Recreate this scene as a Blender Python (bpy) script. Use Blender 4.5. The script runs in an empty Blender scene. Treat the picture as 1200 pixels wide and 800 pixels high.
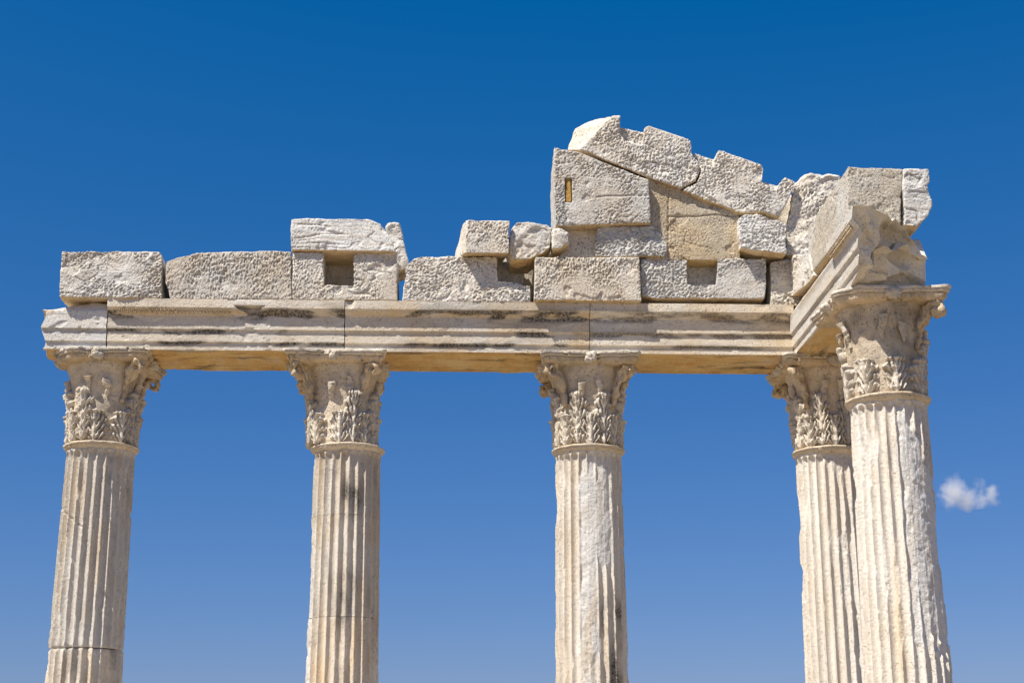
import bpy, bmesh, math
import numpy as np
from mathutils import Matrix, Vector

R_ = math.radians
# ------------------------------------------------------------------ camera
ZO = 5.75                                    # height of the shaft tops above the ground
CAM = np.array([-0.1658, -17.6779, -3.8755 + ZO])
YAW, PITCH, ROLL, FPX = 0.0392, 0.2831, -0.0021, 1750.3
FW = np.array([math.sin(YAW) * math.cos(PITCH), math.cos(YAW) * math.cos(PITCH), math.sin(PITCH)])
_r = np.array([math.cos(YAW), -math.sin(YAW), 0.0])
_u = np.cross(_r, FW)
RT = _r * math.cos(ROLL) + _u * math.sin(ROLL)
UP = -_r * math.sin(ROLL) + _u * math.cos(ROLL)
scene = bpy.context.scene
col = scene.collection
cd = bpy.data.cameras.new('camera')
cam = bpy.data.objects.new('camera', cd)
col.objects.link(cam)
cd.sensor_width = 36.0
cd.lens = FPX / 1200 * 36.0
cd.clip_end = 20000
cam.matrix_world = Matrix(((RT[0], UP[0], -FW[0], CAM[0]), (RT[1], UP[1], -FW[1], CAM[1]),
                           (RT[2], UP[2], -FW[2], CAM[2]), (0, 0, 0, 1)))
scene.camera = cam

# ------------------------------------------------------------------ light
SUN_EL, SUN_AZ = R_(57), R_(52)              # azimuth: left of the facade's normal, on the viewer's side
SD = Vector((-math.cos(SUN_EL) * math.sin(SUN_AZ), -math.cos(SUN_EL) * math.cos(SUN_AZ), math.sin(SUN_EL)))
world = bpy.data.worlds.new('World')
scene.world = world
world.use_nodes = True
wn, wl = world.node_tree.nodes, world.node_tree.links
wn.clear()
sky = wn.new('ShaderNodeTexSky')
sky.sky_type = 'NISHITA'
sky.sun_disc = False
sky.sun_elevation = SUN_EL
sky.sun_rotation = math.pi + SUN_AZ
sky.altitude = 0
sky.air_density = 1.0
sky.dust_density = 0.35
sky.ozone_density = 3.0
# the deep blue of a polarised summer sky: one grade over the whole dome
EXPO = 0.68
grade = wn.new('ShaderNodeVectorMath'); grade.operation = 'MULTIPLY_ADD'
kx = 0.5 ** EXPO
grade.inputs[1].default_value = (0.56 * kx, 0.510 * kx, 0.66 * kx)
grade.inputs[2].default_value = (-0.56 * kx, 0.24 * kx, 1.53 * kx)
clip0 = wn.new('ShaderNodeVectorMath'); clip0.operation = 'MAXIMUM'
clip0.inputs[1].default_value = (0, 0, 0)
bg = wn.new('ShaderNodeBackground')
bg.inputs['Strength'].default_value = 0.1
wo = wn.new('ShaderNodeOutputWorld')
wl.new(sky.outputs[0], grade.inputs[0])
wl.new(grade.outputs[0], clip0.inputs[0])
wl.new(clip0.outputs[0], bg.inputs['Color'])
wl.new(bg.outputs[0], wo.inputs['Surface'])
sl = bpy.data.lights.new('sun', 'SUN')
sl.energy = 4.4
sl.angle = R_(0.53)
sl.color = (1.0, 0.945, 0.85)
so = bpy.data.objects.new('sun', sl)
so.rotation_euler = SD.to_track_quat('Z', 'Y').to_euler()
so.location = (-20, -20, 40)
col.objects.link(so)
scene.view_settings.view_transform = 'Standard'
scene.view_settings.look = 'None'
scene.view_settings.exposure = EXPO
scene.view_settings.gamma = 1.0
scene.cycles.max_bounces = 8
scene.cycles.diffuse_bounces = 4
scene.cycles.volume_bounces = 3

# ------------------------------------------------------------------ measures (metres)
D = 3.0                                       # axial spacing of the columns
YA = 0.4675                                   # column axis behind the architrave's face
D5 = 2.643                                    # spacing on the flank
ZS = 1.1285 + ZO                              # architrave soffit
ZT = 1.739 + ZO                               # architrave top
XF = 4.032                                    # face of the flank architrave

def ray(x, y):
    return FW + RT * (x - 600) / FPX - UP * (y - 400) / FPX
def atY(x, y, Y):
    d = ray(x, y); return CAM + d * ((Y - CAM[1]) / d[1])
def atX(x, y, X):
    d = ray(x, y); return CAM + d * ((X - CAM[0]) / d[0])

# ------------------------------------------------------------------ noise
_rng = np.random.RandomState(7)
_perm = _rng.permutation(256)
_perm = np.concatenate([_perm, _perm, _perm])
_g = _rng.normal(size=(256, 3)); _g /= np.linalg.norm(_g, axis=1)[:, None]
def pn(p, seed=0.0):
    p = np.asarray(p, float) + np.array([17.3, 5.7, 11.1]) * (seed + 1)
    i = np.floor(p).astype(np.int64); f = p - i; i &= 255
    w = f * f * f * (f * (f * 6 - 15) + 10)
    out = 0
    for dx in (0, 1):
        wx = w[:, 0] if dx else 1 - w[:, 0]
        a = _perm[(i[:, 0] + dx) & 255]
        for dy in (0, 1):
            wy = w[:, 1] if dy else 1 - w[:, 1]
            b = _perm[a + ((i[:, 1] + dy) & 255)]
            for dz in (0, 1):
                wz = w[:, 2] if dz else 1 - w[:, 2]
                g = _g[_perm[b + ((i[:, 2] + dz) & 255)]]
                out = out + wx * wy * wz * ((f[:, 0] - dx) * g[:, 0] + (f[:, 1] - dy) * g[:, 1] + (f[:, 2] - dz) * g[:, 2])
    return out * 1.5
def fbm(p, fr, octv=4, seed=0.0, gain=0.5):
    s, a, t = 0, 1.0, 0
    for k in range(octv):
        s = s + a * pn(p * fr, seed + k * 3.1); t += a; a *= gain; fr = fr * 2.03
    return s / t
def punch(u, v, seed=0.0):
    """distance to the nearest punch mark and that mark's own random number"""
    iu, iv = np.floor(u).astype(np.int64), np.floor(v).astype(np.int64)
    best = np.full(len(u), 9.0); rnd = np.zeros(len(u)); k = int(seed * 97) & 255
    for a in (-1, 0, 1):
        for b in (-1, 0, 1):
            h = _perm[(_perm[(iu + a + k) & 255] + iv + b) & 255]; h2 = _perm[(h + 57) & 255]
            d = (u - iu - a - h / 255.0) ** 2 + (v - iv - b - h2 / 255.0) ** 2
            m = d < best; best = np.where(m, d, best); rnd = np.where(m, _perm[(h + 113) & 255] / 255.0, rnd)
    return np.sqrt(best), rnd
def sst(a, b, x):
    t = np.clip((x - a) / (b - a), 0, 1); return t * t * (3 - 2 * t)

# ------------------------------------------------------------------ materials
def new_mat(name):
    m = bpy.data.materials.new(name); m.use_nodes = True
    n, l = m.node_tree.nodes, m.node_tree.links
    n.clear(); return m, n, l
def noise_node(n, l, vec, scale, detail=5, rough=0.55):
    t = n.new('ShaderNodeTexNoise'); t.inputs['Scale'].default_value = scale
    t.inputs['Detail'].default_value = detail; t.inputs['Roughness'].default_value = rough
    l.new(vec, t.inputs['Vector']); return t.outputs[0]
def mixc(n, l, fac, a, b, mode='MIX'):
    x = n.new('ShaderNodeMix'); x.data_type = 'RGBA'; x.blend_type = mode
    for s, v in ((x.inputs[0], fac), (x.inputs[6], a), (x.inputs[7], b)):
        if isinstance(v, (int, float)): s.default_value = v
        elif isinstance(v, tuple): s.default_value = (*v, 1)
        else: l.new(v, s)
    return x.outputs[2]
def mth(n, l, op, a, b=None, c=None, clamp=False):
    x = n.new('ShaderNodeMath'); x.operation = op; x.use_clamp = clamp
    for k, v in enumerate((a, b, c)):
        if v is None: continue
        if isinstance(v, (int, float)): x.inputs[k].default_value = v
        else: l.new(v, x.inputs[k])
    return x.outputs[0]
def mrange(n, l, v, a, b, c=0.0, d=1.0):
    x = n.new('ShaderNodeMapRange'); x.interpolation_type = 'SMOOTHSTEP'
    l.new(v, x.inputs[0])
    for k, q in enumerate((a, b, c, d)): x.inputs[k + 1].default_value = q
    return x.outputs[0]

def marble(name, cream=(0.62, 0.535, 0.42), pale=(0.70, 0.645, 0.555), white=(0.63, 0.615, 0.58),
           beige=(0.50, 0.40, 0.28), bump=1.0, stretch=(1, 1, 1), grain=1.0, speck=1.0):
    m, n, l = new_mat(name)
    geo = n.new('ShaderNodeNewGeometry')
    inf = n.new('ShaderNodeObjectInfo')
    mp = n.new('ShaderNodeMapping'); mp.inputs['Scale'].default_value = stretch
    l.new(geo.outputs['Position'], mp.inputs['Vector'])
    v = mp.outputs[0]
    att = n.new('ShaderNodeAttribute'); att.attribute_name = 'stain'
    sp = n.new('ShaderNodeSeparateColor'); l.new(att.outputs['Color'], sp.inputs[0])
    dirt, ochre, wht = sp.outputs[0], sp.outputs[1], sp.outputs[2]
    big = noise_node(n, l, v, 1.7, 6)
    mid = noise_node(n, l, v, 6.5, 6, 0.6)
    fine = noise_node(n, l, geo.outputs['Position'], 38, 5, 0.65)
    vf = noise_node(n, l, geo.outputs['Position'], 150, 3, 0.6)
    c = mixc(n, l, mrange(n, l, big, 0.38, 0.62), cream, pale)
    c = mixc(n, l, mth(n, l, 'MULTIPLY', mrange(n, l, mid, 0.52, 0.72), 0.55), c, beige)
    c = mixc(n, l, mth(n, l, 'MULTIPLY', wht, mrange(n, l, mid, 0.75, 0.35, 0.45, 1.0), clamp=True), c, white)
    # grey veils of weathering
    gv = noise_node(n, l, v, 3.1, 7, 0.62)
    c = mixc(n, l, mth(n, l, 'MULTIPLY', mrange(n, l, gv, 0.56, 0.74), 0.45), c, (0.40, 0.38, 0.35))
    # ochre patina, and the warm bounce painted on undersides
    oc = mixc(n, l, mrange(n, l, mid, 0.35, 0.65), (0.56, 0.34, 0.12), (0.64, 0.45, 0.20))
    c = mixc(n, l, mth(n, l, 'MULTIPLY', ochre, mrange(n, l, gv, 0.30, 0.52, 0.55, 1.0), clamp=True), c, oc)
    # black crust
    df = mth(n, l, 'MULTIPLY', dirt, mrange(n, l, fine, 0.34, 0.60, 0.40, 1.0), clamp=True)
    c = mixc(n, l, df, c, (0.070, 0.060, 0.050))
    # open pores with their pit shade painted dark, and specks of lichen
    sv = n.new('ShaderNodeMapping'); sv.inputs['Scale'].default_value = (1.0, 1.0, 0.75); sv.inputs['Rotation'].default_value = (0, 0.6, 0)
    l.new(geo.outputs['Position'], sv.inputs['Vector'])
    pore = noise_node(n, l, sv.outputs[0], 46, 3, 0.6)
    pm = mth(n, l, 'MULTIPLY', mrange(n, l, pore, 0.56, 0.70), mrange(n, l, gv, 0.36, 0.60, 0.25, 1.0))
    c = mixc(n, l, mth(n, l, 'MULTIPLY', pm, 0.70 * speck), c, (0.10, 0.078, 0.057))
    # grain
    g = mth(n, l, 'MULTIPLY_ADD', fine, 0.55 * grain, 1.0 - 0.27 * grain)
    g2 = mth(n, l, 'MULTIPLY_ADD', vf, 0.30 * grain, 1.0 - 0.15 * grain)
    gm = mth(n, l, 'MULTIPLY', g, g2)
    ov = mth(n, l, 'MULTIPLY_ADD', inf.outputs['Random'], 0.22, 0.88)
    gm = mth(n, l, 'MULTIPLY', gm, ov)
    cc = n.new('ShaderNodeCombineColor')
    for k in range(3): l.new(gm, cc.inputs[k])
    c = mixc(n, l, 1.0, c, cc.outputs[0], 'MULTIPLY')
    b = n.new('ShaderNodeBsdfPrincipled')
    l.new(c, b.inputs['Base Color'])
    b.inputs['Roughness'].default_value = 0.88
    b.inputs['Specular IOR Level'].default_value = 0.25
    vor = n.new('ShaderNodeTexVoronoi'); vor.inputs['Scale'].default_value = 34
    l.new(geo.outputs['Position'], vor.inputs['Vector'])
    pit = mrange(n, l, vor.outputs['Distance'], 0.05, 0.45)
    h = mth(n, l, 'ADD', mth(n, l, 'MULTIPLY', fine, 0.010), mth(n, l, 'MULTIPLY', vf, 0.0045))
    h = mth(n, l, 'ADD', h, mth(n, l, 'MULTIPLY', pit, 0.0035))
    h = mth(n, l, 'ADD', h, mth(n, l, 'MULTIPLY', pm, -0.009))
    bp = n.new('ShaderNodeBump'); bp.inputs['Strength'].default_value = 1.0
    bp.inputs['Distance'].default_value = bump
    l.new(h, bp.inputs['Height'])
    l.new(bp.outputs[0], b.inputs['Normal'])
    o = n.new('ShaderNodeOutputMaterial'); l.new(b.outputs[0], o.inputs[0])
    return m

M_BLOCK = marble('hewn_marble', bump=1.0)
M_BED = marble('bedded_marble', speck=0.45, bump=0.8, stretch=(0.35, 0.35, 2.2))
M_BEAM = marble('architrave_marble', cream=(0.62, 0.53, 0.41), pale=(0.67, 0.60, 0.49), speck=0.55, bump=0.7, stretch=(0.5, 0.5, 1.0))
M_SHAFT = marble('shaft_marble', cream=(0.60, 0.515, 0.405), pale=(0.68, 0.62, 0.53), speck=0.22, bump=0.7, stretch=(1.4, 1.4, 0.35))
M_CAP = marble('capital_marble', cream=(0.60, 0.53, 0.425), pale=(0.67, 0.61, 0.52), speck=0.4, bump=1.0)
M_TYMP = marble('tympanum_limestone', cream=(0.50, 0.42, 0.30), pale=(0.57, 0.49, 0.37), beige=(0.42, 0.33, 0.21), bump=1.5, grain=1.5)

def simple(name, c, rough=0.8, scale=6.0, var=0.3):
    m, n, l = new_mat(name)
    geo = n.new('ShaderNodeNewGeometry')
    f = noise_node(n, l, geo.outputs['Position'], scale, 6)
    cc = mixc(n, l, mrange(n, l, f, 0.3, 0.7), tuple(x * (1 - var) for x in c), tuple(min(1, x * (1 + var)) for x in c))
    b = n.new('ShaderNodeBsdfPrincipled'); l.new(cc, b.inputs['Base Color'])
    b.inputs['Roughness'].default_value = rough
    bp = n.new('ShaderNodeBump'); bp.inputs['Strength'].default_value = 0.5; bp.inputs['Distance'].default_value = 0.02
    l.new(f, bp.inputs['Height']); l.new(bp.outputs[0], b.inputs['Normal'])
    o = n.new('ShaderNodeOutputMaterial'); l.new(b.outputs[0], o.inputs[0]); return m
M_GROUND = simple('sandy_ground', (0.27, 0.205, 0.125), 0.95, 2.5, 0.2)
M_AMBER = simple('amber_fill', (0.42, 0.235, 0.035), 0.6, 30.0, 0.15)

# ------------------------------------------------------------------ mesh helpers
def tag(o, label=None, cat=None, group=None, kind=None):
    if label: o['label'] = label
    if cat: o['category'] = cat
    if group: o['group'] = group
    if kind: o['kind'] = kind
    return o
def link(name, me, mat, parent=None):
    o = bpy.data.objects.new(name, me); col.objects.link(o)
    if mat is not None and not me.materials: me.materials.append(mat)
    if parent is not None: o.parent = parent
    return o
def empty(name, loc):
    o = bpy.data.objects.new(name, None); col.objects.link(o)
    o.location = loc; o.empty_display_size = 0.3; return o
def set_stain_light(me, r, g, b):
    n = len(me.vertices)
    a = me.color_attributes.new('stain', 'FLOAT_COLOR', 'POINT')
    d = np.ones((n, 4), np.float32)
    for k, q in enumerate((r, g, b)): d[:, k] = np.clip(q, 0, 1)
    a.data.foreach_set('color', d.ravel())
def get_co(me):
    a = np.empty(len(me.vertices) * 3, np.float32); me.vertices.foreach_get('co', a)
    return a.reshape(-1, 3).astype(float)
def set_co(me, p):
    me.vertices.foreach_set('co', p.astype(np.float32).ravel()); me.update()
def get_no(me):
    a = np.empty(len(me.vertices) * 3, np.float32); me.vertex_normals.foreach_get('vector', a)
    return a.reshape(-1, 3).astype(float)
def laplace(me, p, it, lam=0.5):
    e = np.empty(len(me.edges) * 2, np.int32); me.edges.foreach_get('vertices', e); e = e.reshape(-1, 2)
    a = np.concatenate([e[:, 0], e[:, 1]]); b = np.concatenate([e[:, 1], e[:, 0]])
    n = len(p); deg = np.maximum(np.bincount(a, minlength=n), 1)
    for _ in range(it):
        q = np.stack([np.bincount(a, weights=p[b, k], minlength=n) for k in range(3)], 1) / deg[:, None]
        p = p + (q - p) * lam
    return p
def smooth(me):
    me.polygons.foreach_set('use_smooth', np.ones(len(me.polygons), bool)); me.update()
def grid_faces(nr, nc, wrap, flip=False, off=0):
    c = nc if wrap else nc - 1
    i, j = np.meshgrid(np.arange(nr - 1), np.arange(c), indexing='ij')
    j2 = (j + 1) % nc
    f = np.stack([i * nc + j, i * nc + j2, (i + 1) * nc + j2, (i + 1) * nc + j], -1).reshape(-1, 4) + off
    return f[:, ::-1] if flip else f
def mesh_np(name, v, quads, tris=None):
    me = bpy.data.meshes.new(name)
    quads = np.asarray(quads, np.int32).reshape(-1, 4)
    tris = np.zeros((0, 3), np.int32) if tris is None else np.asarray(tris, np.int32).reshape(-1, 3)
    me.vertices.add(len(v)); me.vertices.foreach_set('co', np.asarray(v, np.float32).ravel())
    nl = quads.size + tris.size
    me.loops.add(nl); me.loops.foreach_set('vertex_index', np.concatenate([quads.ravel(), tris.ravel()]))
    st = np.concatenate([np.arange(len(quads)) * 4, quads.size + np.arange(len(tris)) * 3]).astype(np.int32)
    me.polygons.add(len(st)); me.polygons.foreach_set('loop_start', st)
    me.update(calc_edges=True); me.validate(); return me

# ------------------------------------------------------------------ hewn stones
def prism_into(bm, fr, bk):
    a = [bm.verts.new(p) for p in fr]; b = [bm.verts.new(p) for p in bk]
    n = len(a)
    bm.faces.new(a); bm.faces.new(b[::-1])
    for k in range(n):
        bm.faces.new((a[k], b[k], b[(k + 1) % n], a[(k + 1) % n]))
def remesh(bm, vox):
    bmesh.ops.triangulate(bm, faces=bm.faces[:])
    bmesh.ops.recalc_face_normals(bm, faces=bm.faces[:])
    me = bpy.data.meshes.new('tmp'); bm.to_mesh(me); bm.free()
    o = bpy.data.objects.new('tmp', me); col.objects.link(o)
    md = o.modifiers.new('r', 'REMESH'); md.mode = 'VOXEL'; md.voxel_size = vox; md.adaptivity = 0
    dg = bpy.context.evaluated_depsgraph_get()
    out = bpy.data.meshes.new_from_object(o.evaluated_get(dg), depsgraph=dg)
    bpy.data.objects.remove(o); bpy.data.meshes.remove(me)
    return out
SEED = [0]
STONES = 'stone blocks stacked on the architrave'
def stone(label, front, Y, depth, back=None, more=(), rest=None, vox=0.0096, pick=0.010, ang=35, cell=(0.027, 0.062),
          bed=0.0, lump=0.016, chip=0.6, white=0.2, ochre=0.0, dirt=0.0, grooves=(), slots=(), mat=None, lean=0.0, plane='Y',
          name='stone_block', cat='stone block', group=STONES, parent=None):
    """front: outline in photograph coordinates laid on the plane Y (or X); depth: thickness behind it."""
    SEED[0] += 1; sd = SEED[0] * 1.37
    bm = bmesh.new()
    def lay(pts, Yp):
        out = []
        for (x, y) in pts:
            p = atY(x, y, Yp) if plane == 'Y' else atX(x, y, Yp)
            if rest is not None and p[2] < rest + 0.045: p[2] = rest
            out.append(p)
        return out
    ax = 1 if plane == 'Y' else 0
    def shift(P, d):
        o = []
        for p in P:
            p = np.array(p); p[ax] += d; o.append(p)
        return o
    F = lay(front, Y)
    if lean:
        z0 = min(p[2] for p in F)
        F = [np.array([p[0], p[1] - lean * (p[2] - z0), p[2]]) for p in F]
    B = lay(back, Y + depth) if back is not None else shift(F, depth)
    prism_into(bm, F, B)
    for (pts, y0, y1) in more:
        P = lay(pts, y0); prism_into(bm, P, shift(P, y1 - y0))
    me = remesh(bm, vox)
    p = get_co(me)
    p = laplace(me, p, 2)
    hv = laplace(me, p, 22, 0.6)
    nz = fbm(p, 3.2, 3, sd)
    w = sst(0.02, 0.35, nz) * chip + 0.08
    p = p + (hv - p) * w[:, None]
    set_co(me, p); nn = get_no(me)
    d = fbm(p, 1.6, 3, sd + 5) * lump * 1.6 + fbm(p, 7.0, 3, sd + 9) * lump * 0.65
    f = sst(0.35, 0.75, -nn[:, ax])                       # the dressed face
    a = R_(ang)
    if plane == 'Y': s, t = p[:, 0], p[:, 2]
    else: s, t = p[:, 1], p[:, 2]
    wx = fbm(p, 4.0, 2, sd + 2) * 0.05
    u = (s * math.cos(a) + t * math.sin(a) + wx) / (cell[1] * .85); v = (-s * math.sin(a) + t * math.cos(a) + wx) / (cell[0] * .85)
    amp = pick * (0.22 + 1.25 * sst(-0.28, 0.22, fbm(p, 2.0, 3, sd + 4)))
    f1, r1 = punch(u * 1.15, v * 1.05, sd); f2, r2 = punch(u * 1.9 + 7.3, v * 1.7 + 3.1, sd + 1)
    n3 = pn(np.stack([u * 2.2 + 3, v * 2.0 + 1, p[:, ax] * 3], 1), sd + 2)
    pits = -(1 - sst(0.12, 0.62, f1)) * (0.3 + 1.1 * r1) - (1 - sst(0.1, 0.55, f2)) * r2 * 0.8 + n3 * 0.45
    d = d + f * amp * (pits + 0.55) * 1.2
    d = d + (1 - f) * pn(p * 16.0, sd + 3) * 0.004
    if bed > 0:
        q = p * np.array([0.9, 0.9, 11.0]); q[:, 2] += fbm(p, 1.2, 2, sd + 6) * 0.9 + p[:, 0] * 0.25
        b = pn(q, sd + 7); b2 = pn(q * np.array([2.3, 2.3, 2.9]), sd + 8)
        on = sst(-0.1, 0.2, fbm(p, 2.2, 2, sd + 10))
        d = d + bed * (-(1 - np.clip(np.abs(b) * 9, 0, 1)) * on * 0.9 + b2 * 0.22 + np.floor(b * 4) * 0.12)
    # natural fissures and a few snapped-off flakes
    q = p * np.array([1.0, 1.0, 1.9]); cr = fbm(q, 1.5, 3, sd + 31)
    fis = (1 - np.clip(np.abs(cr) * 34, 0, 1)) * sst(0.02, 0.22, fbm(p, 2.1, 2, sd + 33))
    flake = sst(0.20, 0.26, fbm(p, 2.7, 3, sd + 35))
    d = d - fis * 0.012 - flake * 0.014 * f
    gd = np.zeros(len(p))
    for (x0_, y0_, x1_, y1_, dp) in slots:
        A = atY(x0_, y0_, Y); C = atY(x1_, y1_, Y)
        gd = gd + np.where((s > A[0]) & (s < C[0]) & (t < A[2]) & (t > C[2]), dp, 0)
    for (x0, y0, x1, y1, wd, dp) in grooves:
        A = atY(x0, y0, Y) if plane == 'Y' else atX(x0, y0, Y); C = atY(x1, y1, Y) if plane == 'Y' else atX(x1, y1, Y)
        k = 0 if plane == 'Y' else 1
        A = np.array([A[k], A[2]]); C = np.array([C[k], C[2]]); Q = np.stack([s, t + 0.012 * pn(p * 5.0, sd)], 1)
        tt = np.clip(((Q - A) @ (C - A)) / ((C - A) @ (C - A)), 0, 1)
        ds = np.linalg.norm(Q - (A + tt[:, None] * (C - A)), axis=1)
        gd = gd + np.exp(-(ds / wd) ** 2) * dp
    d = d - gd * f
    p = p + nn * d[:, None]
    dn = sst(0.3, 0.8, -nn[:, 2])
    big = fbm(p, 1.3, 3, sd + 12)
    r = dirt * sst(0.0, 0.35, fbm(p * np.array([1, 1, 1.6]), 2.6, 4, sd + 15)) + gd * 8 + fis * 0.25
    g = ochre * sst(-0.15, 0.25, big) + dn * 0.75  # undersides ochre: patina with warm ground bounce painted in
    b = white + 0.5 * sst(0.0, 0.35, fbm(p, 1.0, 3, sd + 20)) * (1 if white > 0.1 else 0.3)
    lo, hi = p.min(0), p.max(0)
    org = np.array([(lo[0] + hi[0]) / 2, (lo[1] + hi[1]) / 2, lo[2]])
    set_stain_light(me, r, g, b); set_co(me, p - org); smooth(me)
    me.name = name
    o = link(name, me, mat or M_BLOCK, parent); o.location = org
    if parent is None: tag(o, label, cat, group)
    return o

# ------------------------------------------------------------------ architrave beams
W_FR = 2 * YA
def profile(W, step=0.012, back_step=0.05, crown=0.10):
    """closed loop of (s, z): s<0 stands proud of the face."""
    fr = [(0.0, 0.0), (0.0, 0.088), (-0.024, 0.100), (-0.024, 0.232), (-0.034, 0.236), (-0.034, 0.246), (-0.050, 0.252), (-0.050, 0.428),
          (-0.062, 0.434), (-0.066, 0.446), (-0.096, 0.462), (-0.118, 0.492), (-0.124, 0.500), (-0.136, 0.504), (-0.136, 0.6105)]
    bk = [(W + crown, 0.6105), (W + crown, 0.50), (W + crown * .5, 0.43), (W + crown * .5, 0.25), (W + crown * .24, 0.24), (W + crown * .24, 0.1), (W, 0.09), (W, 0.0)]
    out = []
    def run(pts, st):
        for a, b in zip(pts[:-1], pts[1:]):
            n = max(1, int(round(math.dist(a, b) / st)))
            for k in range(n): out.append((a[0] + (b[0] - a[0]) * k / n, a[1] + (b[1] - a[1]) * k / n))
    run(fr, step); run([fr[-1], bk[0]], 0.05); run(bk, back_step); run([bk[-1], fr[0]], 0.02)
    return np.array(out)
def beam(label, axis, l0, l1, W, base, e0=None, e1=None, keep=None, seed=0, dl=0.016, dirt=1.0, white=0.1, rough=1.0,
         cap0=1, cap1=1, ochre=0.0, top=None, name='architrave_block', capdisp=0.03):
    """axis 'X': runs along X with its face towards -Y; axis 'Y': runs along Y with its face towards -X.
    e0/e1(s,z): offset of either end along the run; keep(l): 1 where the crown survives."""
    pr = profile(W, crown=0.10 if axis == 'X' else 0.004); nP = len(pr)
    nL = max(2, int(abs(l1 - l0) / dl))
    t = np.linspace(0, 1, nL + 1)
    L0 = l0 + (e0(pr[:, 0], pr[:, 1]) if e0 else np.zeros(nP)); L1 = l1 + (e1(pr[:, 0], pr[:, 1]) if e1 else np.zeros(nP))
    L = L0[None, :] + t[:, None] * (L1 - L0)[None, :]
    S = np.repeat(pr[None, :, 0], nL + 1, 0); Z = np.repeat(pr[None, :, 1], nL + 1, 0)
    if keep is not None:
        k = keep(L, Z)
        lim = -0.052 + 0.10 * np.clip((Z - 0.47) / 0.14, 0, 1)       # broken slope where the crown is lost
        S = np.where((S < 0.2) & (Z > 0.40), np.maximum(S, lim * (1 - k) + -0.2 * k), S)
    if top is not None: Z = np.minimum(Z, top(L, S))
    pts = [np.stack([L, S, Z], -1).reshape(-1, 3)]
    rows = nL + 1
    faces = [grid_faces(rows, nP, True)]
    tris = []
    nv = rows * nP
    for which, on in ((0, cap0), (nL, cap1)):
        ring = np.stack([L[which], S[which], Z[which]], -1)
        c = ring.mean(0); c[0] = ring[:, 0].mean()
        K = on if on > 1 else 1
        prev = which * nP
        for k in range(1, K):
            q = ring + (c - ring) * (k / K)
            pts.append(q)
            i = np.arange(nP); j = (i + 1) % nP
            f = np.stack([prev + i, prev + j, nv + j, nv + i], 1)
            faces.append(f if which else f[:, ::-1])
            prev = nv; nv += nP
        pts.append(c[None]); i = np.arange(nP); j = (i + 1) % nP
        f = np.stack([prev + i, prev + j, np.full(nP, nv)], 1)
        tris.append(f if which else f[:, ::-1]); nv += 1
    V = np.concatenate(pts); F = np.concatenate(faces); T = np.concatenate(tris)
    lsz = V.copy()
    if axis == 'X': P = np.stack([V[:, 0], V[:, 1] + base, V[:, 2] + ZS], 1)
    else: P = np.stack([V[:, 1] + base, V[:, 0], V[:, 2] + ZS], 1)
    fl = (l1 > l0) == (axis == 'X')
    if not fl: pass
    me = mesh_np(name, P, F if fl else F[:, ::-1], T if fl else T[:, ::-1])
    # make sure the normals point outwards
    nn = get_no(me)
    k = np.argmax(P[:, 2]); 
    if nn[k, 2] < 0:
        me.flip_normals(); nn = get_no(me)
    sd = seed * 3.3 + 40
    l, s, z = lsz[:, 0], lsz[:, 1], lsz[:, 2]
    d = fbm(P, 2.2, 3, sd) * 0.007 * rough + fbm(P, 16.0, 4, sd + 3) * 0.0045 * rough
    d = d - sst(0.27, 0.38, fbm(P * np.array([1, 1, 1.4]), 6.0, 4, sd + 5)) * 0.010 * rough
    capm = np.zeros(len(P)); capm[rows * nP:] = 1
    capw = np.clip(np.minimum(np.abs(z - 0.30) * -1 + 0.30, np.minimum(s + .02, W - s)) / .10, 0.1, 1)
    d = d + capm * capw * (fbm(P, 1.7, 2, sd + 7) * capdisp * 2.0 - np.abs(fbm(P, 2.2, 2, sd + 8)) * capdisp * 1.8 + np.round(fbm(P, 1.6, 3, sd + 9) * 4) * capdisp * .16 + fbm(P, 12.0, 3, sd + 10) * .010)
    so_ = (z < 0.004) & (s > 0.015) & (s < W - .01)
    sq = np.stack([l * 0.8, s * 4.0, z], 1)
    d = np.where(so_, d + fbm(sq, 1.3, 4, sd + 25) * 0.05 - sst(.1, .16, fbm(sq, 1.0, 3, sd + 26)) * 0.03 - (1 - np.clip(np.abs(fbm(sq, 0.9, 3, sd + 27)) * 22, 0, 1)) * 0.02, d)
    Q = P + nn * d[:, None]
    Q[:, 2] = np.where(z > 0.600, np.minimum(Q[:, 2], ZT), Q[:, 2])
    # stains: black crust in the angle of the mouldings, ochre patina plus painted ground bounce on the sheltered underside
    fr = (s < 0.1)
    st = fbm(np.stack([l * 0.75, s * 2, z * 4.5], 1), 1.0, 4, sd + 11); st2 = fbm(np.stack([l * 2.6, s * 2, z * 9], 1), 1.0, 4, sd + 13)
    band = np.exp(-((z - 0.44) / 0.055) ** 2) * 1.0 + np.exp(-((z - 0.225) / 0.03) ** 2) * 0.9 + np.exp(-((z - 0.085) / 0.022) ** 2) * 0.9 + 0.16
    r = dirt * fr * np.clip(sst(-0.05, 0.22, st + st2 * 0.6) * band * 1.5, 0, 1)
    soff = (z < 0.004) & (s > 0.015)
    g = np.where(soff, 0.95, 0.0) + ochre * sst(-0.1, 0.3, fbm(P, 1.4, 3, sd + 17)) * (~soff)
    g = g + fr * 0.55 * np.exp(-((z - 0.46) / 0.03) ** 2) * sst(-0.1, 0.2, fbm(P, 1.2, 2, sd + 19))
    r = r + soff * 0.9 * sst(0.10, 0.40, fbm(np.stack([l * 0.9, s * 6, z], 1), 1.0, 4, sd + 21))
    lo, hi = Q.min(0), Q.max(0); org = np.array([(lo[0] + hi[0]) / 2, (lo[1] + hi[1]) / 2, ZS])
    set_stain_light(me, r, g, white + 0.4 * sst(0, .3, fbm(P, 0.9, 2, sd + 23)))
    set_co(me, Q - org)
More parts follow.
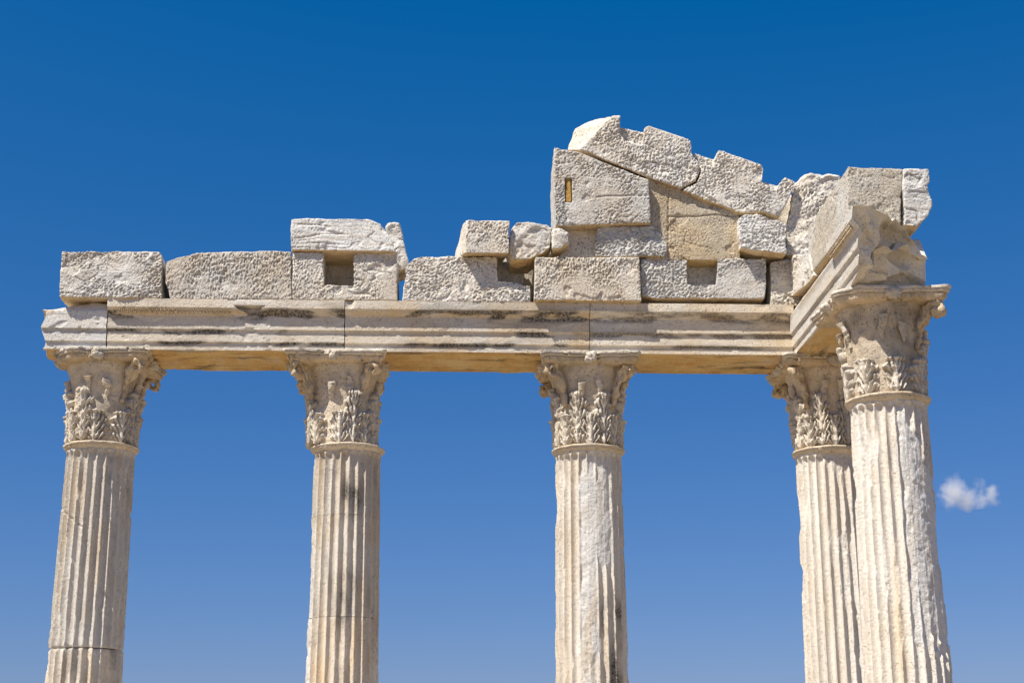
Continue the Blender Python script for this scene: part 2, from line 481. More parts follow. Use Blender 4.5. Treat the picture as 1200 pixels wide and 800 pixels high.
    smooth(me); me.set_sharp_from_angle(angle=R_(38))
    o = link(name, me, M_BEAM); o.location = org
    return tag(o, label, 'architrave', 'architrave blocks spanning the columns')

# ------------------------------------------------------------------ columns
NF = 24
def shaft_part(zt, zb, axis_xy, par, sd):
    """one drum of a fluted shaft; par: dict(damage(ang,z), worn, stain(ang,z), top flag)"""
    nth = NF * 13
    zc = min(zt, max(zb, ZO - 3.3))                       # fine rows down to here, coarse ones below
    th = np.linspace(0, 2 * math.pi, nth, endpoint=False); z = np.concatenate([np.linspace(zt, zc, max(2, int((zt - zc) / 0.0148) + 1)), np.linspace(zc, zb, max(2, int((zc - zb) / 0.1) + 1))[1:] if zc > zb else []])
    nz = len(z) - 1
    TH, Zg = np.meshgrid(th, z); TH = TH.ravel(); Zg = Zg.ravel()
    ang = (TH + math.pi) % (2 * math.pi) - math.pi        # 0 faces the viewer, + to the right
    h = ZO - Zg
    R = 0.408 + 0.0098 * h + 0.0006 * h * h
    dirv = np.stack([np.sin(ang), -np.cos(ang)], 1)
    P0 = np.stack([axis_xy[0] + dirv[:, 0] * R, axis_xy[1] + dirv[:, 1] * R, Zg], 1)
    u = ((ang / (2 * math.pi) * NF + 0.5) % 1.0) - 0.5
    hw = 0.43
    dep = 0.053 * np.sqrt(np.clip(1 - (u / hw) ** 2, 0, 1))
    zf = ZO - 0.145
    over = np.clip((Zg - zf) / 0.05, 0, 9)
    dep = np.where(Zg > zf, 0.053 * np.sqrt(np.clip(1 - (u / hw) ** 2 - over ** 2, 0, 1)), dep)
    S = P0 * np.array([1, 1, 0.35])
    worn = par.get('worn', 1.0)
    chip = np.clip(fbm(S, 9.0, 3, sd) * 0.026 + fbm(P0, 24.0, 2, sd + 2) * 0.014 - 0.005, 0, 1) * worn
    chip = chip + sst(0.16, 0.24, fbm(P0 * np.array([1, 1, .45]), 7.5, 3, sd + 3)) * 0.011 * worn
    chip = chip + np.clip(fbm(P0 * np.array([1, 1, 0.5]), 2.6, 3, sd + 4) - 0.16, 0, 1) * 0.14 * worn
    r = np.maximum(dep, np.minimum(chip, 0.045)) + 0.004 * fbm(P0, 30, 2, sd + 5)
    dm = np.zeros(len(P0))
    if par.get('damage'):
        wob = fbm(P0, 4.0, 3, sd + 6)
        dm = par['damage'](ang + wob * 0.22, h + wob * 0.35)
        rd = 0.026 + fbm(P0 * np.array([1, 1, 0.35]), 4.0, 4, sd + 7) * 0.024 + fbm(P0, 20, 3, sd + 8) * 0.008 + 0.10 * np.minimum(dep, .02) + sst(.15, .2, fbm(P0, 4.5, 3, sd + 11)) * .006
        r = r * (1 - dm) + np.clip(rd, 0.004, 0.09) * dm
    # chipped joints
    if par.get('joint_top', 0): r = r + np.exp(-((zt - Zg) / 0.012) ** 2) * (0.012 + 0.02 * np.clip(fbm(P0, 8, 2, sd + 9), 0, 1))
    if par.get('joint_bottom', 0): r = r + np.exp(-((Zg - zb) / 0.012) ** 2) * (0.012 + 0.03 * np.clip(fbm(P0, 8, 2, sd + 10), 0, 1))
    for (a0, h0, a1, h1) in par.get('cracks', ()):
        A = np.array([a0 * .42, h0]); C = np.array([a1 * .42, h1]); Q = np.stack([ang * .42, h + 0.03 * pn(P0 * 9, sd)], 1)
        tt = np.clip(((Q - A) @ (C - A)) / ((C - A) @ (C - A)), 0, 1)
        r = r + np.exp(-(np.linalg.norm(Q - (A + tt[:, None] * (C - A)), axis=1) / 0.010) ** 2) * 0.016
    rr = R - r
    P = np.stack([axis_xy[0] + dirv[:, 0] * rr, axis_xy[1] + dirv[:, 1] * rr, Zg], 1)
    n = len(P)
    P = np.concatenate([P, [[axis_xy[0], axis_xy[1], zt], [axis_xy[0], axis_xy[1], zb]]])
    F = grid_faces(nz + 1, nth, True)
    i = np.arange(nth); j = (i + 1) % nth
    T = np.concatenate([np.stack([i, np.full(nth, n), j], 1), np.stack([nz * nth + i, nz * nth + j, np.full(nth, n + 1)], 1)])
    me = mesh_np('shaft_drum', P, F, T)
    nn = get_no(me)
    if nn[n, 2] < 0: me.flip_normals()
    stn = fbm(P0 * np.array([1, 1, .4]), 3.0, 4, sd + 12)
    dirt = np.zeros(n)
    if par.get('stain'): dirt = par['stain'](ang, h) * sst(-0.1, 0.25, stn)
    dirt = dirt + par.get('grime', 0.12) * sst(0.05, .4, fbm(P0 * np.array([2, 2, .5]), 4.0, 3, sd + 13))
    och = par.get('ochre', 0.1) * sst(0.0, 0.35, fbm(P0 * np.array([2.5, 2.5, .3]), 3.0, 3, sd + 14))
    if par.get('streak'): och = och + par['streak'](ang, h)
    wht = par.get('white', 0.2) + dm * 0.75
    z2 = np.zeros(2)
    set_stain_light(me, np.concatenate([dirt, z2]), np.concatenate([och, z2]), np.concatenate([wht, z2]))
    smooth(me); me.set_sharp_from_angle(angle=R_(50)); return me
def lathe(prof, n, sd, amp, fr=8.0):
    prof = np.array(prof); th = np.linspace(0, 2 * math.pi, n, endpoint=False)
    TH, K = np.meshgrid(th, np.arange(len(prof)))
    r, z = prof[K.ravel(), 0], prof[K.ravel(), 1]; TH = TH.ravel()
    P = np.stack([np.sin(TH) * r, -np.cos(TH) * r, z], 1)
    k = 1 + (fbm(P + sd, fr, 3, sd) * amp - np.clip(fbm(P + sd, fr * .5, 2, sd + 3) - 0.12, 0, 1) * amp * 4) / np.maximum(r, .05)
    P[:, :2] *= k[:, None]; P[:, 2] += fbm(P + sd, fr, 2, sd + 9) * amp * .5
    m = len(P); P = np.concatenate([P, [[0, 0, prof[0, 1]], [0, 0, prof[-1, 1]]]])
    F = grid_faces(len(prof), n, True); i = np.arange(n); j = (i + 1) % n; q = (len(prof) - 1) * n
    T = np.concatenate([np.stack([i, np.full(n, m), j], 1), np.stack([q + i, q + j, np.full(n, m + 1)], 1)])
    return P, F, T
def lathe_mesh(name, prof, n, sd, amp, fr=8.0, stain=(0.1, 0.1, 0.2)):
    P, F, T = lathe(prof, n, sd, amp, fr)
    me = mesh_np(name, P, F, T)
    nn = get_no(me); k = int(np.argmax(P[:, 0]))
    if nn[k, 0] < 0: me.flip_normals()
    q = sst(0, .3, fbm(P + sd, 3.0, 3, sd + 20))
    set_stain_light(me, stain[0] * q, stain[1] + 0 * q, stain[2] + 0 * q); smooth(me); me.set_sharp_from_angle(angle=R_(60)); return me

def bell_r(z):
    return np.interp(z, [0.0, 0.05, 0.30, 0.55, 0.75, 0.88, 0.96, 0.99], [0.375, 0.385, 0.385, 0.392, 0.415, 0.450, 0.485, 0.49])
def leaf_mesh(H, half, z0, curl, sd, lobes=4):
    """acanthus leaf wrapped round the bell, axis at the origin, facing -Y"""
    nu, nv = 41, 46
    U, V = np.meshgrid(np.linspace(-1, 1, nu), np.linspace(0, 1, nv)); u = U.ravel(); v = V.ravel()
    ph = v * lobes
    fr = ph - np.floor(ph)
    env = np.interp(v, [0, .15, .5, .75, .9, 1], [.84, .95, 1.0, .80, .50, .16])
    lob = 0.70 + 0.30 * np.sqrt(np.clip(np.sin(math.pi * np.clip(fr, 0, 1)), 0, 1))
    wid = half * env * lob
    up = v + 0.10 * np.abs(u) ** 1.5 * (1 - v)                     # lobes point upwards
    x = u * wid
    z = z0 + H * up
    ou = 0.024 + 0.045 * v ** 1.3 + curl * sst(0.62, 1.0, v)
    z = z - 0.035 * sst(0.80, 1.0, v)
    rib = 0.036 * np.exp(-(u / 0.16) ** 2) * (1 - 0.5 * v)
    veins = 0.024 * np.cos((np.abs(u) * 2.6 - v * lobes) * 2 * math.pi) * sst(0.08, .3, np.abs(u))
    eye = -0.045 * np.exp(-(((np.abs(u) - 0.78) / .18) ** 2)) * np.exp(-((fr - 0.02) / .16) ** 2) - 0.045 * np.exp(-(((np.abs(u) - 0.78) / .18) ** 2)) * np.exp(-((fr - 0.98) / .16) ** 2)
    edge = -0.085 * sst(0.80, 1.0, np.abs(u)) * (1 - 0.6 * v)
    Q = np.stack([x * 3 + sd, z * 3, v], 1)
    ero = fbm(np.stack([x, z, 0 * x + sd], 1), 14.0, 3, sd) * 0.026 - np.clip(fbm(np.stack([x, z, 0 * x + sd], 1), 7.0, 2, sd + 4) - .05, 0, 1) * 0.10
    off = (ou + rib + veins + eye + edge + ero) * (1 - 0.55 * sst(0.84, 1.0, v))
    off = np.maximum(off, -0.05)
    r = bell_r(z - 0.0) + off
    a = x / 0.42
    P = np.stack([np.sin(a) * r, -np.cos(a) * r, z], 1)
    back = np.stack([np.sin(a) * (r - 0.055), -np.cos(a) * (r - 0.055), z], 1)
    n = len(P)
    F = np.concatenate([grid_faces(nv, nu, False), grid_faces(nv, nu, False, True, n)])
    bo = np.concatenate([np.arange(nu), np.arange(1, nv) * nu + nu - 1, (nv - 1) * nu + np.arange(nu - 2, -1, -1), np.arange(nv - 2, 0, -1) * nu])
    b2 = np.roll(bo, -1)
    F = np.concatenate([F, np.stack([bo, bo + n, b2 + n, b2], 1)])
    me = mesh_np('acanthus_leaf', np.concatenate([P, back]), F)
    nn = get_no(me)
    if nn[nu * (nv // 2) + nu // 2, 1] > 0: me.flip_normals()
    dd = sst(0.0, 0.03, -(veins + eye + ero))  # hollows of the leaf coloured darker
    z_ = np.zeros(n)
    set_stain_light(me, np.concatenate([0.30 * dd, z_]), np.concatenate([0.10 + z_, z_ + .3]), np.concatenate([0.25 + z_, z_]))
    smooth(me); return me
def tube_mesh(name, path, rad, sd, n=12, flat=1.0, ero=0.02, och=0.3):
    path = np.array(path, float); rad = np.array(rad, float)
    m = 40
    tt = np.linspace(0, len(path) - 1, m)
    c = np.stack([np.interp(tt, np.arange(len(path)), path[:, k]) for k in range(3)], 1)
    for _ in range(3): c[1:-1] = (c[:-2] + c[1:-1] * 2 + c[2:]) / 4
    r = np.interp(tt, np.arange(len(rad)), rad)
    t = np.gradient(c, axis=0); t /= np.linalg.norm(t, axis=1)[:, None] + 1e-9
    tan = np.array([-path[0][1], path[0][0], 0.0]); tan /= np.linalg.norm(tan) + 1e-9
    side = np.cross(t, tan); side /= np.linalg.norm(side, axis=1)[:, None] + 1e-9
    a = np.linspace(0, 2 * math.pi, n, endpoint=False)
    P = c[:, None, :] + r[:, None, None] * (np.cos(a)[None, :, None] * tan[None, None, :] * flat + np.sin(a)[None, :, None] * side[:, None, :])
    P = P.reshape(-1, 3)
    q = P - np.repeat(c, n, 0); q /= np.linalg.norm(q, axis=1)[:, None] + 1e-9
    P = P + q * (fbm(P + sd, 11.0, 3, sd) * ero * 1.6 - np.clip(fbm(P + sd, 5, 2, sd + 2) - .05, 0, 1) * ero * 3)[:, None]
    F = grid_faces(m, n, True)
    k = len(P); P = np.concatenate([P, c[:1], c[-1:]]); i = np.arange(n); j = (i + 1) % n; e = (m - 1) * n
    T = np.concatenate([np.stack([i, np.full(n, k), j], 1), np.stack([e + i, e + j, np.full(n, k + 1)], 1)])
    me = mesh_np(name, P, F, T)
    bm = bmesh.new(); bm.from_mesh(me); bmesh.ops.recalc_face_normals(bm, faces=bm.faces[:]); bm.to_mesh(me); bm.free()
    z = np.zeros(len(P)); set_stain_light(me, z + .08, z + och, z + .15); smooth(me); return me
def volute_mesh(a, sd):
    """stalk climbing the bell and curling into a scroll under the abacus corner; a: corner direction (0 = towards the viewer)"""
    dx, dy = math.sin(a), -math.cos(a)
    path, rad = [], []
    for k, z in enumerate(np.linspace(0.50, 0.86, 7)):
        r = float(bell_r(z)) + 0.02 + 0.10 * (k / 6) ** 2; path.append((dx * r, dy * r, z)); rad.append(0.026 + 0.030 * (k / 6) ** 2)
    cx, cz = 0.665, 0.905
    for k in range(15):
        b = R_(150 - 27 * k); q = 0.075 - 0.0042 * k
        path.append((dx * (cx + q * math.cos(b)), dy * (cx + q * math.cos(b)), cz + q * math.sin(b))); rad.append(0.058 - 0.0018 * k)
    return tube_mesh('volute', path, rad, sd, 22, 1.2, 0.055, 0.5)
def helix_mesh(a, side, sd):
    """broken stub of an inner scroll: thin stalk below, thicker snapped end above"""
    path, rad = [], []
    top = 0.80 + 0.05 * math.sin(sd * 5.1)
    for k, z in enumerate(np.linspace(0.56, top, 9)):
        an = a + side * (0.30 - 0.08 * (k / 8)); r = float(bell_r(z)) + 0.012 + 0.03 * (k / 8)
        path.append((math.sin(an) * r, -math.cos(an) * r, z)); rad.append(0.020 + 0.026 * k / 8)
    return tube_mesh('helix', path, rad, sd, 14, 1.25, 0.026, 0.2)
def abacus_mesh(sd, z0, z1, cuts=()):
    """square plate with hollowed sides and two moulded tiers; cuts: broken corners (angle, reach)"""
    lev = [(z0, .885), (z0 + .010, .905), (z0 + .028, .925), (z0 + .046, .938), (z0 + .066, .942), (z0 + .069, .925), (z0 + .074, .925), (z0 + .078, .965), (z0 + .086, .975), (z0 + .098, .982), (z0 + .102, .970), (z0 + .107, .970), (z0 + .112, 1.0), (z1 - .014, 1.004), (z1 - .004, 1.0), (z1, .99)]
    n = 320; th = np.linspace(0, 2 * math.pi, n, endpoint=False)
    base = []
    for t in th:
        q = (t + math.pi / 4) % (math.pi / 2) - math.pi / 4           # angle from the middle of a side
        s = math.tan(q)                                              # -1..1 along the side
        a = abs(s)
        rr = (0.580 + 0.062 * a ** 2.2) / math.cos(q)
        if a > 0.90: rr = min(rr, 0.855)
        base.append(rr)
    base = np.array(base)
    for (ca, reach, wd) in cuts:
        dlt = np.abs((th - ca + math.pi) % (2 * math.pi) - math.pi)
        base = np.where(dlt < wd, np.minimum(base, reach / np.maximum(np.cos(dlt), .3)), base)
    base = (np.roll(base, 1) + base * 2 + np.roll(base, -1)) / 4
    P = np.concatenate([np.stack([np.sin(th) * base * k, -np.cos(th) * base * k, np.full(n, z)], 1) for z, k in lev])
    d = fbm(P + sd, 9.0, 4, sd) * .022 - sst(.12, .30, fbm(P + sd, 5, 4, sd + 3)) * .05
    rr = np.linalg.norm(P[:, :2], axis=1); P[:, :2] *= (1 + d / rr)[:, None]
    P[:, 2] = np.where(P[:, 2] < z1 - .003, P[:, 2] + fbm(P + sd, 5, 2, sd + 5) * .018, P[:, 2])
    m = len(P); P = np.concatenate([P, [[0, 0, z0], [0, 0, z1]]])
    F = grid_faces(len(lev), n, True); i = np.arange(n); j = (i + 1) % n; e = (len(lev) - 1) * n
    T = np.concatenate([np.stack([i, np.full(n, m), j], 1), np.stack([e + i, e + j, np.full(n, m + 1)], 1)])
    me = mesh_np('abacus', P, F, T)
    if get_no(me)[m + 1, 2] < 0: me.flip_normals()
    z = np.concatenate([np.repeat([1, 1, 1, 1, .8, .8, .6, .5, .4, .3, .3, .2, .1, 0, 0, 0], n), [1, 0]]); q = sst(0, .3, fbm(P + sd, 3.0, 3, sd + 20))
    set_stain_light(me, .35 * q, .55 * z, .25 + 0 * z); smooth(me); me.set_sharp_from_angle(angle=R_(40)); return me

LEAF_LO = [leaf_mesh(0.43, 0.165, 0.005, 0.028, 3 + 7 * k) for k in range(4)]
LEAF_HI = [leaf_mesh(0.70, 0.145, 0.015, 0.030, 41 + 7 * k, 5) for k in range(4)]
COLS = 'fluted columns carrying the architrave'
def column(x, y, label, drums, sd, cap_shift=0.0, cuts=(), volutes=(45, -45, 135, -135), lower_lost=(), upper_lost=(), turn=0.0):
    root = empty('column', (x, y, 0.30)); tag(root, label, 'column', COLS, 'thing')
    def part(name, me, mat, par=root, loc=(0, 0, 0), rz=0.0):
        o = link(name, me, mat, par); o.location = loc; o.rotation_euler[2] = rz; return o
    # attic base on its plinth (below the picture)
    bm = bmesh.new(); bmesh.ops.create_cube(bm, size=1.0, matrix=Matrix.Translation((0, 0, .06)) @ Matrix.Diagonal((1.3, 1.3, .12, 1)))
    bmesh.ops.bevel(bm, geom=bm.edges[:], offset=.012, segments=2, affect='EDGES')
    me = bpy.data.meshes.new('plinth'); bm.to_mesh(me); bm.free(); set_stain_light(me, *(np.zeros(len(me.vertices)),) * 3); part('plinth', me, M_SHAFT)
    bp = [(.60, .12), (.64, .15), (.65, .19), (.63, .23), (.58, .25), (.55, .27), (.545, .31), (.56, .34), (.59, .36), (.595, .39), (.57, .42), (.53, .44)]
    part('base', lathe_mesh('base', bp, 96, sd, .008), M_SHAFT)
    for (zt, zb, par, s2) in drums:
        me = shaft_part(zt, zb, (x, y), par, s2)
        p = get_co(me) - np.array([x, y, .30]); set_co(me, p)
        part('shaft_drum', me, M_SHAFT)
    c0 = ZO - 0.30
    ap = [(.39, -.085), (.408, -.070), (.425, -.056), (.440, -.046), (.444, -.034), (.441, -.031), (.452, -.026), (.457, -.012), (.452, .000), (.43, .006), (.38, .010)]
    part('astragal', lathe_mesh('astragal', ap, 200, sd + 3, .012, 9.0, (.15, .3, .15)), M_CAP, loc=(0, 0, c0))
    zz = np.linspace(0.0, 0.99, 60)
    bell = part('capital', lathe_mesh('bell', [(float(bell_r(z)), z) for z in zz], 150, sd + 5, .014, 9.0, (.45, .28, .05)), M_CAP, loc=(cap_shift * 0.5, 0, c0))
    for k in range(8):
        if k not in upper_lost: part('acanthus_leaf', LEAF_HI[(k + int(sd)) % 4], M_CAP, bell, rz=R_(22.5 + 45 * k) + turn)
    for k in range(8):
        if k not in lower_lost: part('acanthus_leaf', LEAF_LO[(k * 3 + int(sd)) % 4], M_CAP, bell, rz=R_(45 * k) + turn)
    for a in volutes: part('volute', volute_mesh(R_(a), sd + a * .1), M_CAP, bell, loc=(cap_shift * .5, 0, 0))
    for f in (0, 90, -90, 180):
        for s in (-1, 1): part('helix', helix_mesh(R_(f), s, sd + f * .2 + s), M_CAP, bell)
    z1 = ZS - ZO - 0.002
    part('abacus', abacus_mesh(sd + 9, .985, z1, [(R_(a), q, R_(w)) for a, q, w in cuts]), M_CAP, bell, loc=(cap_shift * .5, 0, 0))
    for f in (0, 90, 180, 270):
        bm = bmesh.new(); bmesh.ops.create_icosphere(bm, subdivisions=4, radius=.075)
        for v in bm.verts: v.co.y *= .75; v.co.z *= .9
        me = bpy.data.meshes.new('flower_boss'); bm.to_mesh(me); bm.free(); p = get_co(me)
        p = p * (1 + fbm(p + sd + f, 14, 3, sd)[:, None] * .8)
        a = R_(f); p = p + np.array([math.sin(a) * .565, -math.cos(a) * .565, 1.055]); set_co(me, p)
        z = np.zeros(len(p)); set_stain_light(me, z + .1, z + .1, z + .3); smooth(me); part('flower_boss', me, M_CAP, bell, loc=(cap_shift * .5, 0, 0))
    return root

# ------------------------------------------------------------------ setting below the picture
def plate(name, size, z0, z1, c, mat, bev=0.02):
    bm = bmesh.new(); bmesh.ops.create_cube(bm, size=1.0, matrix=Matrix.Translation((c[0], c[1], (z0 + z1) / 2)) @ Matrix.Diagonal((size[0], size[1], z1 - z0, 1)))
    bmesh.ops.bevel(bm, geom=bm.edges[:], offset=bev, segments=2, affect='EDGES')
    me = bpy.data.meshes.new(name); bm.to_mesh(me); bm.free()
    set_stain_light(me, *(np.zeros(len(me.vertices)),) * 3)
    o = link(name, me, mat); tag(o, kind='structure'); return o
bm = bmesh.new(); bmesh.ops.create_grid(bm, x_segments=60, y_segments=60, size=4000)
me = bpy.data.meshes.new('ground'); bm.to_mesh(me); bm.free()
tag(link('ground', me, M_GROUND), kind='structure')
plate('platform', (11.4, 5.6), 0.004, 0.15, (0.0, -0.85), M_SHAFT)
plate('stylobate', (10.7, 4.9), 0.154, 0.298, (0.0, -0.85), M_SHAFT)

# ------------------------------------------------------------------ the five columns
def reg(a0, a1, h0, h1, sa=0.12, sh=0.15):
    return lambda a, h: sst(a0 - sa, a0 + sa, a) * (1 - sst(a1 - sa, a1 + sa, a)) * sst(h0 - sh, h0 + sh, h) * (1 - sst(h1 - sh, h1 + sh, h))
def either(*fs):
    return lambda a, h: np.maximum.reduce([f(a, h) for f in fs])
SB = ZO - 0.06; LOW = 0.74
d1 = dict(worn=1.1, white=0.5, grime=0.22, ochre=0.25, cracks=[(-1.3, .75, -.1, 1.05)], joint_bottom=1)
d1b = dict(worn=1.0, white=0.1, grime=0.25, ochre=0.35, joint_top=1, stain=lambda a, h: .45 * reg(-.6, 1.5, 2.2, 4.5, .3, .4)(a, h))
column(-4.5, YA, 'fluted column under the broken outer end of the front architrave, dark joint low down',
       [(SB, ZO - 2.43, d1, 11), (ZO - 2.44, LOW, d1b, 13)], 1.0, cap_shift=0.0, cuts=[(-45, .66, 35)], volutes=(45, 135), upper_lost=(0,))
d2 = dict(worn=0.45, white=0.1, grime=0.30, ochre=0.35, stain=either(reg(-.05, .55, .45, .85), reg(-.1, .5, 1.6, 2.15)), damage=reg(-1.7, -1.05, 1.0, 6.0, .1, .2))  # grime and stain streaks also deepen the flute shadow by colour
column(-1.5 + 0.015, YA, 'beige column with crisp even flutes and small black stains between them',
       [(SB, ZO - .86, dict(d2, joint_bottom=.0), 21), (ZO - .863, ZO - 2.07, d2, 22), (ZO - 2.074, LOW, d2, 23)], 2.0, cap_shift=-0.15, lower_lost=(), upper_lost=(7,))
d3 = dict(worn=0.7, white=0.25, grime=0.15, ochre=0.25, damage=either(reg(-.42, .62, .22, 1.5), reg(-.42, .18, 1.3, 2.5), reg(-.42, -.05, 2.2, 6)), stain=reg(.2, 1.0, 1.9, 3.2))
column(1.5 - 0.01, YA, 'column with its front flutes worn away to a smooth pale patch',
       [(SB, LOW, d3, 31)], 3.0, cap_shift=0.0)
d4 = dict(worn=1.0, white=0.45, grime=0.05, ochre=0.08)
column(4.5, YA, 'pale fluted column at the inner corner, partly hidden by the corner column standing before it',
       [(SB, LOW, d4, 41)], 4.0, cap_shift=0.0)
d5 = dict(worn=0.9, white=0.42, grime=0.05, ochre=0.10,
          damage=lambda a, h: sst(-.15, .05, a) * (1 - sst(1.15, 1.35, a)) * sst(0.02, .12, h - .14 - .55 * np.clip(a, 0, 1.3)) * (1 - sst(1.7, 2.6, h) * 0.55 * (0.5 + 0.5 * np.sin(a * 9))) * (1 - sst(2.60, 2.66, h)),
          streak=lambda a, h: .35 * np.exp(-((a + .42) / .13) ** 2) * sst(1.2, 2.2, h))
column(4.5, YA - D5, 'front corner column with pale broken flutes, carrying the jagged end of the side architrave',
       [(SB, LOW, d5, 51)], 5.0, cap_shift=-0.02, cuts=[(-45, .69, 30)], volutes=(45, 135), upper_lost=(0, 6, 7), lower_lost=())

# ------------------------------------------------------------------ the architrave
XA = lambda px, y=380: float(atY(px, y, -0.05)[0])
x0, xa, xb, xc = XA(50), XA(125.5), XA(404), XA(691)
G = 0.004
beam('pale broken end piece of the front architrave, crown lost, over the outermost column', 'X', x0, xa - G * 2, W_FR, 0.0,
     e0=lambda s, z: 0.025 * np.sin(z * 19) + 0.03 * np.sin(s * 9 + 1) - .01, keep=lambda L, Z: np.zeros_like(L), seed=1, dirt=.25, white=.9, cap0=18, capdisp=.03,
     top=lambda L, S: .545 + .02 * np.sin(L * 9) + .05 * sst(-4.75, -4.6, L) - .05 * (1 - sst(x0, x0 + .35, L)))
ka, kb, kc = XA(272, 360), XA(296, 360), XA(320, 360)
def keepA(L, Z):
    w = (kc - kb) * 1.15 * np.clip((Z - 0.40) / 0.20, 0.02, 1)
    return np.where(Z > 0.53, np.maximum(sst(0.85, 1.1, np.abs(L - kb) / w), 0.72), sst(0.85, 1.1, np.abs(L - kb + .03 * np.sin(Z * 40)) / w))
beam('long architrave block with a carved tooth row and a V-shaped break in its crown', 'X', xa + G, xb - G, W_FR, 0.0, keep=keepA, seed=2, dirt=1.0, rough=.8)
def keepB(L, Z): return 1 - 0.45 * np.exp(-((L - xb - .06) / .09) ** 2)
beam('middle architrave block stained with long black patches below its crown', 'X', xb + G, xc - G, W_FR, 0.0, keep=keepB, seed=3, dirt=1.0, ochre=.4, rough=.6)
beam('cleaner architrave block ending against the side architrave at the inner corner', 'X', xc + G, XF - 0.012, W_FR, 0.0, seed=4, dirt=.8, ochre=.35, rough=.45)
WF = 0.84
YJ = -2.33
beam('side architrave block running from the inner corner, its crown broken away', 'Y', YA * 2, YJ + G, WF, XF, keep=lambda L, Z: np.zeros_like(L), seed=5, dirt=.35, white=.4, rough=.4)
def endF(s, z):
    y = -0.40 - 0.34 * sst(0.0, .07, z) - 0.42 * np.clip(z / .61, 0, 1)
    return y * (1 - np.clip(s / WF, 0, 1) * 0.62)
beam('broken end block of the side architrave with a jagged shaded fracture, over the corner column', 'Y', YJ - G, YJ - .9, WF, XF,
     e1=lambda s, z: .9 + endF(s, z), seed=6, dirt=.12, white=.55, cap1=50, capdisp=.16, rough=.7,
     top=lambda L, S: .6105 - .30 * sst(.42, .86, S) * (1 - sst(-2.78, -2.5, L)) - .05 * np.sin(S * 23) ** 2 * (S > .35) * (1 - sst(-2.78, -2.5, L)))

# carved tooth rows under the crown
def teeth(l0, l1, axis, base, parent):
    bm = bmesh.new(); n = int(abs(l1 - l0) / .048)
    for k in range(n):
        l = l0 + (l1 - l0) * (k + .5) / n
        for (s, z, a, b) in ((-.098, .447, .016, .020), (-.112, .478, .012, .024)):
            lo = (l + (.012 if b > .022 else 0), base + s, ZS + z) if axis == 'X' else (base + s, l, ZS + z)
            sc = (a, .02, b, 1) if axis == 'X' else (.02, a, b, 1)
            bmesh.ops.create_icosphere(bm, subdivisions=1, radius=1.0, matrix=Matrix.Translation(lo) @ Matrix.Diagonal(sc))
    me = bpy.data.meshes.new('egg_and_dart'); bm.to_mesh(me); bm.free()
    p = get_co(me); p = p + .004 * np.stack([pn(p * 30, k) for k in range(3)], 1); set_co(me, p - np.array(parent.location))
    z = np.zeros(len(p)); set_stain_light(me, z + .25, z + .45, z); smooth(me)
    o = link('egg_and_dart', me, M_BEAM, parent); tag(o, kind='stuff'); return o
bA = [o for o in col.objects if o.name.startswith('architrave_block')]
teeth(xa + .12, ka, 'X', 0.0, bA[1])
teeth(YJ - .03, YJ - .95, 'Y', XF, bA[5])

# ------------------------------------------------------------------ loose blocks, first course
F1 = -0.125
stone('pitted hewn block overhanging the broken outer end of the front architrave',
      [(73, 295), (130, 294), (186, 295), (190, 301), (190, 350), (69, 350)], F1 - .02, .72, rest=ZT, pick=.011, ang=25, white=.35, lump=.02, bed=.004)
stone('long hewn block with a sloping broken shoulder beside the outermost block',
      [(195, 306), (209, 301), (226, 298), (246, 295.5), (341, 294.5), (341.5, 350), (199, 350), (194, 330)], F1, .72, rest=ZT, pick=.010, ang=80, cell=(.026, .07), ochre=.1)
stone('U-shaped hewn block with a square socket under the long white slab',
      [(343, 296), (379, 296), (379, 335), (415, 335), (415, 295.5), (465, 295.5), (466, 351), (342.5, 351)], F1 - .01, .60, rest=ZT,
      more=[([(343, 296), (465, 295.5), (466, 351), (342.5, 351)], F1 + .52, F1 + .74)], pick=.009, ang=88, cell=(.024, .05), chip=.3, lump=.008)
stone('long white bedded slab lying over the square socket', [(341, 257), (346, 256), (433, 256), (446, 262), (453, 270), (460, 283), (463.5, 294.6), (340, 293)],
      F1 - .07, .75, rest=None, pick=.003, bed=.016, white=1.0, mat=M_BED, chip=.9)
stone('upright broken fragment wedged behind the end of the white slab',
      [(452, 265), (455, 262), (467, 262), (471, 270), (473.5, 282), (477, 304), (475, 314), (467, 318), (455, 318)], .30, .5, pick=.004, white=.3, lump=.04, chip=1, ochre=.2, cell=(.05, .12))
stone('broken block with rounded shoulder and stepped end beside the narrow gap of sky',
      [(472, 352), (473, 336), (477, 324), (475, 316), (478, 309), (485, 303), (497, 300), (514, 300), (582, 301), (582.5, 330), (604, 331), (622, 335), (622, 353)],
      F1, .70, rest=ZT, pick=.011, ang=20, white=.5, ochre=0, chip=.8, lump=.022)
stone('grey slab deep in the dark recess beside the stepped block', [(575, 306), (617, 306), (614, 333), (575, 352)], F1 + .40, .30, pick=.003, white=.4, dirt=.2, bed=.006)
stone('square hewn block overhanging the stepped block', [(548, 257.5), (597.5, 259), (596.5, 297), (544.5, 297)], -.30, .62,
      back=[(542, 262), (590, 262), (590, 308), (531, 308)], pick=.010, ang=70, cell=(.028, .06), chip=.4, white=.15)
stone('rounded boulder-like broken block between the square hewn block and the small cobble',
      [(601, 264), (604, 260.5), (613, 260), (628, 263), (634, 262), (641, 263), (647, 268), (648, 280), (646, 290), (636, 297), (620, 304), (600, 305), (597.5, 291), (599, 273)],
      -.22, .5, pick=.004, lump=.045, chip=1.3, white=.3, ochre=.25, cell=(.06, .12), dirt=.1)
stone('small cobble wedged against the gable block', [(649, 270), (654, 268), (666, 273), (666.5, 284), (657, 291.5), (648, 291)], -.27, .28, pick=.003, lump=.03, chip=1.2, white=.3, ochre=.2)
